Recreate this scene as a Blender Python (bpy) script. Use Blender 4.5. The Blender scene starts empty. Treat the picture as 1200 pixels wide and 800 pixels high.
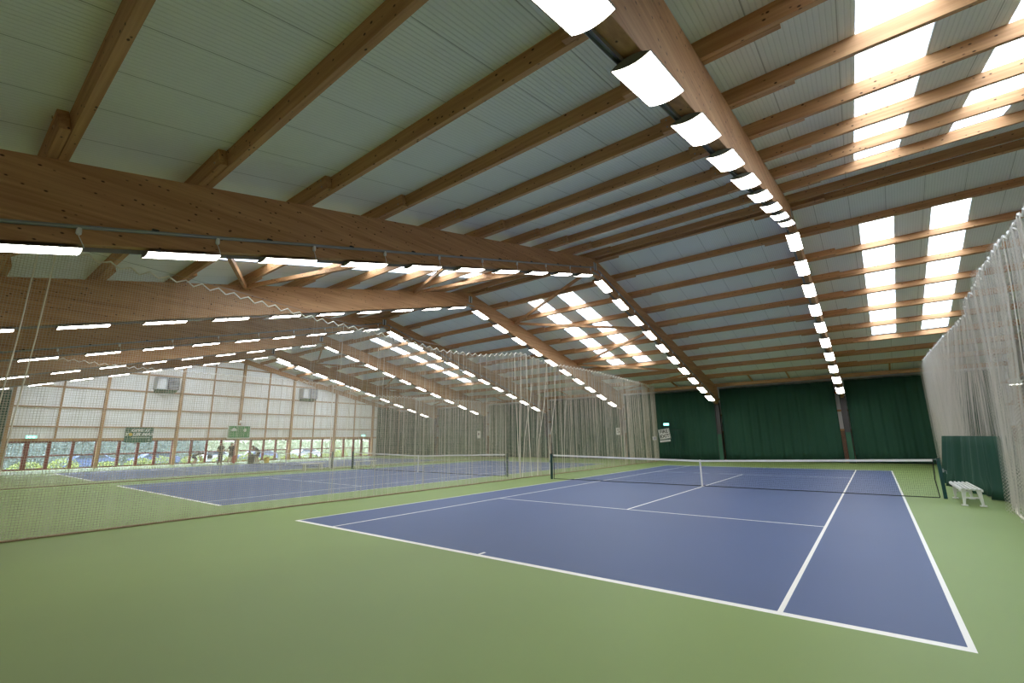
import bpy, bmesh, math, random
from mathutils import Vector, Matrix, noise
random.seed(7)
C = bpy.context.scene.collection
sc = bpy.context.scene

# ---------------------------------------------------------------- camera
CAM = Vector((10.608, -5.674, 1.747)); YAW, PIT, ROL = -0.661, 0.211, -0.013
f = Vector((math.sin(YAW)*math.cos(PIT), math.cos(YAW)*math.cos(PIT), math.sin(PIT)))
r = Vector((math.cos(YAW), -math.sin(YAW), 0)); u = r.cross(f)
r2 = r*math.cos(ROL)+u*math.sin(ROL); u2 = -r*math.sin(ROL)+u*math.cos(ROL)
cd = bpy.data.cameras.new('camera'); cam = bpy.data.objects.new('camera', cd); C.objects.link(cam)
m3 = Matrix((r2, u2, -f)).transposed()
cam.matrix_world = Matrix.Translation(CAM) @ m3.to_4x4()
cd.sensor_width = 36; cd.lens = 16.0; cd.clip_start = .05; cd.clip_end = 500
sc.camera = cam

# ---------------------------------------------------------------- light and exposure
SKY, LAMP, EXPO = 6.3, 13.5, 0.68
w = bpy.data.worlds.new('sky'); sc.world = w; w.use_nodes = True
wb = w.node_tree.nodes['Background']
wb.inputs[0].default_value = (.80, .90, 1.0, 1); wb.inputs[1].default_value = SKY
sc.view_settings.view_transform = 'Standard'; sc.view_settings.look = 'None'
sc.view_settings.gamma = 1; sc.view_settings.use_curve_mapping = False
sc.view_settings.exposure = EXPO
sc.cycles.transparent_max_bounces = 48
sc.cycles.max_bounces = 8; sc.cycles.diffuse_bounces = 6

# ---------------------------------------------------------------- materials
def newmat(name):
    m = bpy.data.materials.new(name); m.use_nodes = True
    return m, m.node_tree.nodes, m.node_tree.links, m.node_tree.nodes['Principled BSDF']
def plain(name, col, rough=.6, metal=0., bump=0., bscale=80, spec=.5, var=0., vscale=3.):
    m, n, l, b = newmat(name)
    b.inputs['Base Color'].default_value = (*col, 1); b.inputs['Roughness'].default_value = rough
    b.inputs['Metallic'].default_value = metal; b.inputs['Specular IOR Level'].default_value = spec
    tc = n.new('ShaderNodeTexCoord')
    if var:
        t = n.new('ShaderNodeTexNoise'); t.inputs['Scale'].default_value = vscale; t.inputs['Detail'].default_value = 5
        l.new(tc.outputs['Object'], t.inputs['Vector'])
        mx = n.new('ShaderNodeMix'); mx.data_type = 'RGBA'
        mx.inputs[6].default_value = (*[c*(1-var) for c in col], 1); mx.inputs[7].default_value = (*[min(1, c*(1+var)) for c in col], 1)
        l.new(t.outputs[0], mx.inputs[0]); l.new(mx.outputs[2], b.inputs['Base Color'])
    if bump:
        t = n.new('ShaderNodeTexNoise'); t.inputs['Scale'].default_value = bscale
        l.new(tc.outputs['Object'], t.inputs['Vector'])
        bp = n.new('ShaderNodeBump'); bp.inputs['Strength'].default_value = bump; bp.inputs['Distance'].default_value = .01
        l.new(t.outputs[0], bp.inputs['Height']); l.new(bp.outputs[0], b.inputs['Normal'])
    return m
def emis(name, col, s):
    m, n, l, b = newmat(name)
    b.inputs['Base Color'].default_value = (.8, .8, .8, 1)
    b.inputs['Emission Color'].default_value = (*col, 1); b.inputs['Emission Strength'].default_value = s
    return m
def wood(name, axis, c1=(.60, .335, .165), c2=(.40, .195, .085), lam=.045, knots=True):
    """glued laminated spruce: grain along axis (0 x, 1 y, 2 z), lamination lines, dark knots"""
    m, n, l, b = newmat(name)
    tc = n.new('ShaderNodeTexCoord'); oi = n.new('ShaderNodeObjectInfo')
    add = n.new('ShaderNodeVectorMath'); add.operation = 'MULTIPLY_ADD'
    rv = n.new('ShaderNodeCombineXYZ')
    for k in range(3): l.new(oi.outputs['Random'], rv.inputs[k])
    l.new(rv.outputs[0], add.inputs[0]); add.inputs[1].default_value = (37, 53, 29); l.new(tc.outputs['Object'], add.inputs[2])
    def mapped(s_long, s_cross):
        mp = n.new('ShaderNodeMapping'); s = [s_cross]*3; s[axis] = s_long
        mp.inputs['Scale'].default_value = s; l.new(add.outputs[0], mp.inputs['Vector']); return mp
    g = n.new('ShaderNodeTexNoise'); g.inputs['Scale'].default_value = 1; g.inputs['Detail'].default_value = 6
    l.new(mapped(.7, 22).outputs[0], g.inputs['Vector'])
    g2 = n.new('ShaderNodeTexNoise'); g2.inputs['Scale'].default_value = 1; g2.inputs['Detail'].default_value = 2
    l.new(mapped(.35, 7).outputs[0], g2.inputs['Vector'])
    av = n.new('ShaderNodeMath'); av.operation = 'ADD'; l.new(g.outputs[0], av.inputs[0]); l.new(g2.outputs[0], av.inputs[1])
    mr = n.new('ShaderNodeMapRange'); mr.inputs[1].default_value = .75; mr.inputs[2].default_value = 1.3
    l.new(av.outputs[0], mr.inputs[0])
    mx = n.new('ShaderNodeMix'); mx.data_type = 'RGBA'; mx.inputs[6].default_value = (*c1, 1); mx.inputs[7].default_value = (*c2, 1)
    l.new(mr.outputs[0], mx.inputs[0]); out = mx.outputs[2]
    if knots:
        v = n.new('ShaderNodeTexVoronoi'); v.inputs['Scale'].default_value = 1; v.inputs['Randomness'].default_value = 1
        l.new(mapped(5.6, 9.5).outputs[0], v.inputs['Vector'])
        k = n.new('ShaderNodeMapRange'); k.inputs[1].default_value = .09; k.inputs[2].default_value = .17
        k.inputs[3].default_value = 1; k.inputs[4].default_value = 0
        l.new(v.outputs['Distance'], k.inputs[0])
        mk = n.new('ShaderNodeMix'); mk.data_type = 'RGBA'; l.new(k.outputs[0], mk.inputs[0])
        l.new(out, mk.inputs[6]); mk.inputs[7].default_value = (.075, .03, .013, 1); out = mk.outputs[2]
    l.new(out, b.inputs['Base Color']); b.inputs['Roughness'].default_value = .55; b.inputs['Specular IOR Level'].default_value = .3
    return m
def net_mat(name, col, cell, wd, diag=False):
    """knotted netting: string pattern laid out in metres over the cloth, open between the strings"""
    m, n, l, b = newmat(name)
    uv = n.new('ShaderNodeUVMap'); sp = n.new('ShaderNodeSeparateXYZ')
    mp = n.new('ShaderNodeMapping'); mp.inputs['Scale'].default_value = (1/cell, 1/cell, 1)
    if diag: mp.inputs['Rotation'].default_value = (0, 0, math.radians(45))
    l.new(uv.outputs[0], mp.inputs['Vector']); l.new(mp.outputs[0], sp.inputs[0])
    mxs = []
    for k in (0, 1):
        fr = n.new('ShaderNodeMath'); fr.operation = 'PINGPONG'; fr.inputs[1].default_value = .5
        l.new(sp.outputs[k], fr.inputs[0])
        lt = n.new('ShaderNodeMath'); lt.operation = 'LESS_THAN'; lt.inputs[1].default_value = wd/cell/2
        l.new(fr.outputs[0], lt.inputs[0]); mxs.append(lt)
    mm = n.new('ShaderNodeMath'); mm.operation = 'MAXIMUM'; l.new(mxs[0].outputs[0], mm.inputs[0]); l.new(mxs[1].outputs[0], mm.inputs[1])
    b.inputs['Base Color'].default_value = (*col, 1); b.inputs['Roughness'].default_value = .8
    l.new(mm.outputs[0], b.inputs['Alpha'])
    return m
def ceiling_mat():
    m, n, l, b = newmat('roof_panel_white')
    tc = n.new('ShaderNodeTexCoord'); sp = n.new('ShaderNodeSeparateXYZ'); l.new(tc.outputs['Object'], sp.inputs[0])
    a = n.new('ShaderNodeMath'); a.operation = 'PINGPONG'; a.inputs[1].default_value = .036; l.new(sp.outputs[0], a.inputs[0])
    st = n.new('ShaderNodeMapRange'); st.inputs[1].default_value = .0; st.inputs[2].default_value = .014; l.new(a.outputs[0], st.inputs[0])
    sx = n.new('ShaderNodeMath'); sx.operation = 'PINGPONG'; sx.inputs[1].default_value = .5; l.new(sp.outputs[0], sx.inputs[0])
    ss = n.new('ShaderNodeMath'); ss.operation = 'GREATER_THAN'; ss.inputs[1].default_value = .008; l.new(sx.outputs[0], ss.inputs[0])
    mu = n.new('ShaderNodeMath'); mu.operation = 'MULTIPLY'; l.new(st.outputs[0], mu.inputs[0]); mu.inputs[1].default_value = .12
    ad = n.new('ShaderNodeMath'); ad.operation = 'ADD'; l.new(mu.outputs[0], ad.inputs[0]); ad.inputs[1].default_value = .88
    m2 = n.new('ShaderNodeMath'); m2.operation = 'MULTIPLY'; l.new(ss.outputs[0], m2.inputs[0]); m2.inputs[1].default_value = .45
    a2 = n.new('ShaderNodeMath'); a2.operation = 'ADD'; l.new(m2.outputs[0], a2.inputs[0]); a2.inputs[1].default_value = .55
    pr = n.new('ShaderNodeMath'); pr.operation = 'MULTIPLY'; l.new(ad.outputs[0], pr.inputs[0]); l.new(a2.outputs[0], pr.inputs[1])
    mx = n.new('ShaderNodeMix'); mx.data_type = 'RGBA'; mx.inputs[6].default_value = (0, 0, 0, 1); mx.inputs[7].default_value = (.84, .85, .85, 1)
    l.new(pr.outputs[0], mx.inputs[0]); l.new(mx.outputs[2], b.inputs['Base Color'])
    bm = n.new('ShaderNodeBump'); bm.inputs['Strength'].default_value = .5; bm.inputs['Distance'].default_value = .01
    l.new(st.outputs[0], bm.inputs['Height']); l.new(bm.outputs[0], b.inputs['Normal'])
    b.inputs['Roughness'].default_value = .42
    return m
def trans_mat(name, col, tl, tp):
    """translucent sheet: part of the light passes straight, part is scattered"""
    m, n, l, b = newmat(name); out = n['Material Output']
    t = n.new('ShaderNodeBsdfTranslucent'); t.inputs[0].default_value = (*col, 1)
    p = n.new('ShaderNodeBsdfTransparent'); p.inputs[0].default_value = (*col, 1)
    b.inputs['Base Color'].default_value = (*col, 1); b.inputs['Roughness'].default_value = .3
    m1 = n.new('ShaderNodeMixShader'); m1.inputs[0].default_value = tl
    l.new(b.outputs[0], m1.inputs[1]); l.new(t.outputs[0], m1.inputs[2])
    m2 = n.new('ShaderNodeMixShader'); m2.inputs[0].default_value = tp
    l.new(m1.outputs[0], m2.inputs[1]); l.new(p.outputs[0], m2.inputs[2]); l.new(m2.outputs[0], out.inputs[0])
    return m
def brick_mat():
    m, n, l, b = newmat('brickwork')
    tc = n.new('ShaderNodeTexCoord'); mp = n.new('ShaderNodeMapping'); mp.inputs['Rotation'].default_value = (math.radians(90), 0, 0)
    l.new(tc.outputs['Object'], mp.inputs[0]); t = n.new('ShaderNodeTexBrick'); t.inputs['Scale'].default_value = 4.4
    t.inputs['Color1'].default_value = (.3, .13, .07, 1); t.inputs['Color2'].default_value = (.2, .09, .05, 1); t.inputs['Mortar'].default_value = (.35, .32, .28, 1)
    l.new(mp.outputs[0], t.inputs['Vector']); l.new(t.outputs[0], b.inputs['Base Color']); b.inputs['Roughness'].default_value = .9
    return m

M = dict(
    green=plain('acrylic_green', (.215, .30, .095), .55, bump=.12, bscale=220, var=.07, vscale=.5, spec=.35),
    blue=plain('acrylic_blue', (.074, .110, .232), .55, bump=.12, bscale=220, var=.06, vscale=.7, spec=.35),
    line=plain('white_line_paint', (.88, .86, .83), .45),
    roof=ceiling_mat(), roof_out=plain('roof_outer_steel', (.25, .27, .28), .5),
    wx=wood('glulam_x', 0), wy=wood('glulam_y', 1), wz=wood('timber_z', 2, (.56, .34, .18), (.42, .24, .12), knots=False),
    wyr=wood('timber_rail', 1, (.56, .34, .18), (.42, .24, .12), knots=False),
    white_panel=plain('white_wall_sheet', (.74, .74, .74), .5, var=.02),
    gable_panel=trans_mat('gable_cladding', (.84, .83, .81), .17, .0),
    sky_sheet=trans_mat('rooflight_sheet', (.93, .96, .98), .8, .45),
    glass=trans_mat('window_glass', (.93, .97, .98), .0, .93),
    red=plain('red_window_frame', (.20, .018, .02), .4),
    lsteel=plain('light_steel', (.5, .52, .53), .4, .3), strand2=plain('pale_net_pleat_right', (.60, .56, .51), .8),
    steel=plain('galvanised_steel', (.32, .34, .35), .4, .7), dsteel=plain('dark_steel', (.035, .033, .033), .5, .3),
    web=plain('grey_steel', (.07, .066, .07), .6, .2),
    curtain=plain('green_curtain_cloth', (.016, .072, .044), .85, bump=.2, bscale=300, var=.06),
    pad=plain('green_padding', (.03, .12, .07), .7),
    skirt=plain('green_net_skirt', (.010, .060, .037), .8, bump=.2, bscale=200),
    net=net_mat('divider_netting', (.56, .50, .41), .048, .0056),
    netr=net_mat('divider_netting_pale', (.62, .58, .53), .052, .0034, True),
    tnet=plain('black_net_twine', (.015, .018, .017), .8),
    band=plain('white_net_band', (.78, .77, .76), .6), strand=plain('pale_net_pleat', (.74, .68, .58), .8), cord=plain('pale_cord', (.85, .80, .70), .8),
    brown_cord=plain('brown_weighted_rope', (.40, .29, .20), .9, bump=.8, bscale=60, var=.4, vscale=6),
    post=plain('green_net_post', (.008, .055, .055), .35), plastic=plain('white_plastic', (.8, .8, .79), .35),
    offwhite=plain('cream_plastic', (.72, .68, .6), .4), house=plain('lamp_housing', (.16, .16, .14), .45),
    diff=emis('lamp_diffuser', (1, .95, .87), LAMP), seam=emis('lamp_seam', (1, .92, .8), LAMP*.28),
    black=plain('black', (.012, .012, .012), .6), signw=plain('sign_white', (.8, .8, .78), .5), brick=brick_mat(),
    grass=plain('meadow', (.15, .2, .07), .9, var=.4, vscale=.6), leaf3=plain('leaves_yellow', (.36, .42, .13), .8, var=.3, vscale=2), leaf=plain('leaves', (.15, .19, .175), .8, var=.35, vscale=2),
    leaf2=plain('leaves_light', (.38, .42, .29), .8, var=.3, vscale=2), bark=plain('bark', (.09, .06, .04), .9),
    tarmac=plain('tarmac', (.22, .23, .26), .9), exit=emis('exit_sign_lit', (.12, .8, .62), 1.6), exitw=emis('exit_sign_pictogram', (.8, 1, .95), 1.6),
    banner=plain('banner_green', (.025, .12, .07), .6), board=plain('board_green', (.03, .26, .07), .4), yellow=plain('yellow', (.75, .5, .03), .5),
    grey=plain('grey_sheet_metal', (.42, .44, .46), .45, .2), dgrey=plain('dark_grille', (.12, .12, .13), .5, .2),
    skin=plain('skin', (.5, .27, .18), .6), navy=plain('navy_cloth', (.02, .03, .09), .8), blackcloth=plain('black_cloth', (.02, .02, .022), .85),
    jeans=plain('dark_trousers', (.035, .045, .09), .85), hair=plain('dark_hair', (.03, .018, .01), .8), hairl=plain('fair_hair', (.25, .15, .07), .8),
    redp=plain('red_plastic', (.5, .02, .02), .4), carw=plain('white_car_paint', (.5, .54, .6), .2), carb=plain('blue_car_paint', (.085, .12, .22), .2),
    tyre=plain('tyre', (.02, .02, .02), .8), carglass=plain('car_glass', (.05, .07, .09), .1), render_=plain('house_render', (.5, .47, .45), .8), tiles=plain('house_roof', (.25, .09, .06), .8),
    blue_s=plain('blue_sign', (.05, .1, .45), .5),
)

# ---------------------------------------------------------------- mesh helpers
class MB:
    def __init__(s): s.v = []; s.f = []; s.m = []; s.uv = None
    def add(s, vs, fs, mi=0):
        o = len(s.v); s.v += [tuple(a) for a in vs]
        for q in fs: s.f.append(tuple(i+o for i in q)); s.m.append(mi)
    def box(s, c, d, mat=None, mi=0):
        x, y, z = [e/2 for e in d]
        vs = [Vector((a*x, b*y, g*z)) for a in (-1, 1) for b in (-1, 1) for g in (-1, 1)]
        if mat is not None: vs = [mat @ a for a in vs]
        c = Vector(c); vs = [a+c for a in vs]
        s.add(vs, [(0, 1, 3, 2), (4, 6, 7, 5), (0, 4, 5, 1), (2, 3, 7, 6), (0, 2, 6, 4), (1, 5, 7, 3)], mi)
    def box2(s, a, b, mi=0):
        s.box([(p+q)/2 for p, q in zip(a, b)], [abs(q-p) for p, q in zip(a, b)], None, mi)
    def bar(s, a, b, wd, h, mi=0):
        a, b = Vector(a), Vector(b); d = b-a; L = d.length; d.normalize()
        up = Vector((0, 0, 1)) if abs(d.z) < .95 else Vector((0, 1, 0))
        sd = d.cross(up).normalized(); up = sd.cross(d)
        m = Matrix((d, sd, up)).transposed()
        s.box((a+b)/2, (L, wd, h), m, mi)
    def tube(s, pts, r_, n=8, mi=0, cap=True):
        pts = [Vector(p) for p in pts]; rs = r_ if isinstance(r_, (list, tuple)) else [r_]*len(pts)
        rings = []
        for i, p in enumerate(pts):
            d = (pts[min(i+1, len(pts)-1)]-pts[max(i-1, 0)]).normalized()
            up = Vector((0, 0, 1)) if abs(d.z) < .9 else Vector((1, 0, 0))
            a = d.cross(up).normalized(); b = d.cross(a)
            rings.append([p+(a*math.cos(t)+b*math.sin(t))*rs[i] for t in [2*math.pi*k/n for k in range(n)]])
        o = len(s.v)
        for q in rings: s.v += [tuple(x) for x in q]
        for i in range(len(pts)-1):
            for k in range(n):
                s.f.append((o+i*n+k, o+i*n+(k+1) % n, o+(i+1)*n+(k+1) % n, o+(i+1)*n+k)); s.m.append(mi)
        if cap:
            s.f.append(tuple(o+k for k in range(n))[::-1]); s.m.append(mi)
            s.f.append(tuple(o+(len(pts)-1)*n+k for k in range(n))); s.m.append(mi)
    def prism(s, poly, axis, a, b, mi=0):
        """polygon in the other two axes, extruded from a to b along axis"""
        n = len(poly)
        def P(p, t):
            q = list(p); q.insert(axis, t); return q
        vs = [P(p, a) for p in poly]+[P(p, b) for p in poly]
        s.add(vs, [tuple(range(n)), tuple(range(2*n-1, n-1, -1))]+[(i, i+n, (i+1) % n+n, (i+1) % n) for i in range(n)], mi)
    def lathe(s, prof, c=(0, 0, 0), n=16, mi=0):
        o = len(s.v); c = Vector(c)
        for rr, z in prof: s.v += [(c.x+rr*math.cos(2*math.pi*k/n), c.y+rr*math.sin(2*math.pi*k/n), c.z+z) for k in range(n)]
        for i in range(len(prof)-1):
            for k in range(n): s.f.append((o+i*n+k, o+i*n+(k+1) % n, o+(i+1)*n+(k+1) % n, o+(i+1)*n+k)); s.m.append(mi)
    def build(s, name, mats, parent=None, bev=0., smooth=False, loc=None, rot=None):
        me = bpy.data.meshes.new(name); me.from_pydata(s.v, [], s.f)
        if not isinstance(mats, (list, tuple)): mats = [mats]
        for q in mats: me.materials.append(q)
        me.polygons.foreach_set('material_index', s.m)
        bm = bmesh.new(); bm.from_mesh(me); bmesh.ops.recalc_face_normals(bm, faces=bm.faces)
        if bev: bmesh.ops.bevel(bm, geom=bm.edges[:], offset=bev, segments=1, affect='EDGES')
        bm.to_mesh(me); bm.free()
        if smooth: me.polygons.foreach_set('use_smooth', [True]*len(me.polygons))
        o = bpy.data.objects.new(name, me); C.objects.link(o)
        if parent: o.parent = parent
        if loc is not None: o.location = loc
        if rot is not None: o.rotation_euler = rot
        return o
def tag(o, label, cat, group=None, kind=None):
    o['label'] = label; o['category'] = cat
    if group: o['group'] = group
    if kind: o['kind'] = kind
    return o
def empty(name, loc=(0, 0, 0), rot=(0, 0, 0)):
    o = bpy.data.objects.new(name, None); C.objects.link(o); o.location = loc; o.rotation_euler = rot
    o.empty_display_size = .1; return o
def struct(o, label=None):
    o['kind'] = 'structure'
    if label: o['label'] = label
    return o
def copy_tree(o, parent=None):
    c = o.copy(); C.objects.link(c)
    if parent: c.parent = parent
    for ch in list(o.children): copy_tree(ch, c)
    return c
def lab(o, t): o['label'] = t; return o
ORD = ['first', 'second', 'third', 'fourth', 'fifth', 'sixth', 'seventh', 'eighth', 'ninth', 'tenth', 'eleventh', 'twelfth']

# ---------------------------------------------------------------- the hall's measures (metres)
W, L = 10.97, 23.77
OFF = [0, -15.32, -30.49]                       # the three courts
YR, ZR, SL, DA, DB = 11.93, 9.67, .225, .706, .035   # ridge, slope, depth of the rafters
XF = [9.267-7.66*k for k in range(6)]           # timber frames
XG, XW = -36.3, 16.9                            # end walls
DE = 19.5                                       # ridge to long wall
def ztop(d): return ZR-SL*d
def zbot(d): return ZR-SL*d-DA-DB*d
PH = .27                                        # height of the roof beams
PD = [.3]+[2.1+1.863*k for k in range(9)]
def zroof(d): return ZR+PH-SL*d

# ---------------------------------------------------------------- floor: one mesh, three paints
def floor():
    rects = []
    for ox in OFF:
        t = .05
        def R(x0, y0, x1, y1, m): rects.append((ox+x0, y0, ox+x1, y1, m))
        R(0, 0, W, L, 1)
        R(-t, -.1, W+t, 0, 2); R(-t, L, W+t, L+.1, 2)
        R(-t, -.1, 0, L+.1, 2); R(W, -.1, W+t, L+.1, 2)
        for x in (1.372, W-1.372): R(x-t/2, 0, x+t/2, L, 2)
        for y in (5.485, L-5.485): R(1.372, y-t/2, W-1.372, y+t/2, 2)
        R(W/2-t/2, 5.485, W/2+t/2, L-5.485, 2)
        R(W/2-t/2, 0, W/2+t/2, .15, 2); R(W/2-t/2, L-.15, W/2+t/2, L, 2)
    xs = sorted({XG-.3, XW+.3, *[q for a in rects for q in (a[0], a[2])]})
    ys = sorted({YR-DE-.3, YR+DE+.3, *[q for a in rects for q in (a[1], a[3])]})
    b = MB(); idx = {}
    def vid(i, j):
        if (i, j) not in idx: idx[(i, j)] = len(b.v); b.v.append((xs[i], ys[j], 0))
        return idx[(i, j)]
    for i in range(len(xs)-1):
        for j in range(len(ys)-1):
            cx, cy = (xs[i]+xs[i+1])/2, (ys[j]+ys[j+1])/2; m = 0
            for a in rects:
                if a[0] < cx < a[2] and a[1] < cy < a[3]: m = max(m, a[4])
            b.f.append((vid(i, j), vid(i+1, j), vid(i+1, j+1), vid(i, j+1))); b.m.append(m)
    o = b.build('floor', [M['green'], M['blue'], M['line']])
    for p in o.data.polygons:
        if p.normal.z < 0: p.flip()
    struct(o, 'green hall floor with three blue tennis courts and white lines')
floor()

# ---------------------------------------------------------------- roof with its rooflights
STR = []                                        # (x0, x1, side)
for fi, o1, o2 in ((0, 1.95, 3.95), (2, 2.06, 4.06), (4, 2.3, 4.5), (6, 2.0, 4.0)):
    x0 = XG if fi == 6 else XF[fi]
    for s in (-1, 1):
        for o_ in (o1, o2): STR.append((x0+o_, x0+o_+1.0, s))
D0, D1 = PD[1]+.11, PD[7]+.0
def roof():
    xs = sorted({XG-.2, XW+.2, *[q for a in STR for q in a[:2]]})
    b = MB()
    for s in (-1, 1):
        ds = [0, D0, D1, DE+.4]
        for i in range(len(xs)-1):
            for j in range(3):
                cx = (xs[i]+xs[i+1])/2
                if j == 1 and any(a[2] == s and a[0] < cx < a[1] for a in STR): continue
                for dz, mi in ((0, 0), (.1, 1)):
                    q = [(xs[i], YR+s*ds[j], zroof(ds[j])+dz), (xs[i+1], YR+s*ds[j], zroof(ds[j])+dz),
                         (xs[i+1], YR+s*ds[j+1], zroof(ds[j+1])+dz), (xs[i], YR+s*ds[j+1], zroof(ds[j+1])+dz)]
                    b.add(q, [(0, 1, 2, 3)], mi)
    struct(b.build('ceiling', [M['roof'], M['roof_out']]), 'white ribbed roof sheets above the timber beams')
roof()
for n_, (x0, x1, s) in enumerate(STR):
    b = MB(); q = []
    for dz in (.03, .05):
        q += [(x0, YR+s*D0, zroof(D0)+dz), (x1, YR+s*D0, zroof(D0)+dz), (x1, YR+s*D1, zroof(D1)+dz), (x0, YR+s*D1, zroof(D1)+dz)]
    b.add(q[:4], [(0, 1, 2, 3)])
    struct(b.build('window_%d' % (n_+20), M['sky_sheet']), 'translucent white rooflight strip in the roof')

# ---------------------------------------------------------------- long walls
def longwall(s, name):
    y = YR+s*DE; b = MB()
    b.box2((XG-.2, y, 0), (XW+.2, y+s*.24, 2.0), 1)
    b.box2((XG-.2, y+s*.04, 2.0), (XW+.2, y+s*.2, zroof(DE)+.05), 0)
    o = struct(b.build(name, [M['white_panel'], M['brick']]))
    for z in (2.06, 3.3, 4.5):
        c = MB(); c.box2((XG, y-s*.12, z-.06), (XW, y, z+.06)); c.build('rail', M['wx'], o)
    c = MB(); c.box2((XG, y-s*.9, zroof(DE-.6)-.33), (XW, y-s*.78, zroof(DE-.6)-.09)); c.build('eaves_beam', M['wx'], o)
    for k in range(7 if s > 0 else 0):
        xa = XW if k == 0 else XF[k-1]; xb = XG if k == 6 else XF[k]
        for q in (.36, .66):
            x = xa+(xb-xa)*q
            c = MB(); c.bar((x, YR+s*PD[9], ztop(PD[9])+.1), (x, y-s*.8, zroof(DE-.7)-.12), .08, .1); c.build('short_rafter', M['wy'], o)
    return o
longwall(1, 'wall_back'); longwall(-1, 'wall_front')

# ---------------------------------------------------------------- end walls
def endwall():
    cols = [-2.0, 2.93, 7.85, 12.72, 17.62, 22.52, 27.35]
    b = MB(); x = XG
    ya, yb = YR-DE, YR+DE
    b.box2((x-.2, ya, 0), (x, cols[0]-.06, 2.14)); b.box2((x-.2, cols[-1]+.06, 0), (x, yb, 2.14))
    b.prism([(ya, 2.14), (yb, 2.14), (yb, zroof(DE)), (YR, zroof(0)), (ya, zroof(DE))], 0, x-.012, x)
    o = struct(b.build('wall_left', M['gable_panel']), 'tall white gable wall of pale sheets in a timber grid')
    for y in cols+[-6.4, 31.2]:
        zt = ztop(abs(y-YR)); c = MB(); c.box2((x, y-.09, 0), (x+.26, y+.09, zt)); c.build('timber_post', M['wz'], o)
    allc = [-6.4]+cols+[31.2]
    for i in range(len(allc)-1):
        y = (allc[i]+allc[i+1])/2
        c = MB(); c.box2((x, y-.05, 2.2), (x+.1, y+.05, ztop(abs(y-YR)))); c.build('stud', M['wz'], o)
    for z in (2.13, 3.05, 4.45, 5.95, 7.35, 8.55):
        hw = min(DE, (ZR-z)/SL) if z > 5.3 else DE
        c = MB(); h = .09 if z < 2.2 else .05
        c.box2((x+.002, YR-hw, z-h), (x+.13, YR+hw, z+h)); c.build('rail', M['wyr'], o)
    for s in (-1, 1):
        c = MB(); c.prism([(YR, ZR), (YR+s*DE, ztop(DE)), (YR+s*DE, ztop(DE)-.42), (YR, ZR-.42)], 0, x+.28, x+.44); c.build('gable_rafter', M['wy'], o)
    wn = 1; dn = 1
    for i in range(6):
        y0, y1 = cols[i]+.09, cols[i+1]-.09
        if i == 0: units = [('door', y0, y0+1.05), ('door', y0+1.05, y0+2.2), ('window', y0+2.2, y0+3.45), ('window', y0+3.45, y1)]
        elif i == 5: units = [('window', y0, y0+1.2), ('window', y0+1.2, y0+2.4), ('door', y0+2.4, y0+3.5), ('door', y0+3.5, y1)]
        else:
            q = (y1-y0)/4; units = [('window', y0+k*q, y0+(k+1)*q) for k in range(4)]
        for kd, a, e in units:
            t = .13 if kd == 'door' else .085
            fb = MB(); z0, z1, zm = .02, 2.04, (1.0 if kd == 'window' else .95)
            fb.box2((x-.14, a, z0), (x-.02, a+t, z1)); fb.box2((x-.14, e-t, z0), (x-.02, e, z1))
            fb.box2((x-.14, a+t, z0), (x-.02, e-t, z0+t)); fb.box2((x-.14, a+t, z1-t), (x-.02, e-t, z1)); fb.box2((x-.14, a+t, zm-.055), (x-.02, e-t, zm+.055))
            if kd == 'door': nm = 'door_%d' % dn; dn += 1
            else: nm = 'window_%d' % wn; wn += 1
            w_ = struct(fb.build(nm, M['red']), 'red framed glazed %s in the gable wall' % kd)
            for za, zb in ((z0+t, zm-.04), (zm+.04, z1-t)):
                g = MB(); g.add([(x-.08, a+t, za), (x-.08, e-t, za), (x-.08, e-t, zb), (x-.08, a+t, zb)], [(0, 1, 2, 3)]); g.build('pane', M['glass'], w_)
            if kd == 'door':
                g = MB(); g.box2((x-.02, e-t+.02, 1.0), (x+.03, e-t+.06, 1.14)); g.build('door_handle', M['steel'], w_)
endwall()
def rightwall():
    b = MB(); x = XW; ya, yb = YR-DE, YR+DE
    b.prism([(ya, 0), (yb, 0), (yb, zroof(DE)), (YR, zroof(0)), (ya, zroof(DE))], 0, x, x+.2)
    o = struct(b.build('wall_right', plain('grey_wall_sheet', (.30, .28, .27), .6)))
    for k in range(8):
        y = -5+k*4.9; c = MB(); c.box2((x-.2, y-.09, 0), (x, y+.09, ztop(abs(y-YR)))); c.build('timber_post', M['wz'], o)
    for z in (1.0, 2.1, 3.4, 4.6): c = MB(); c.box2((x-.1, ya, z-.06), (x, yb, z+.06)); c.build('rail', M['wyr'], o)
rightwall()

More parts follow.
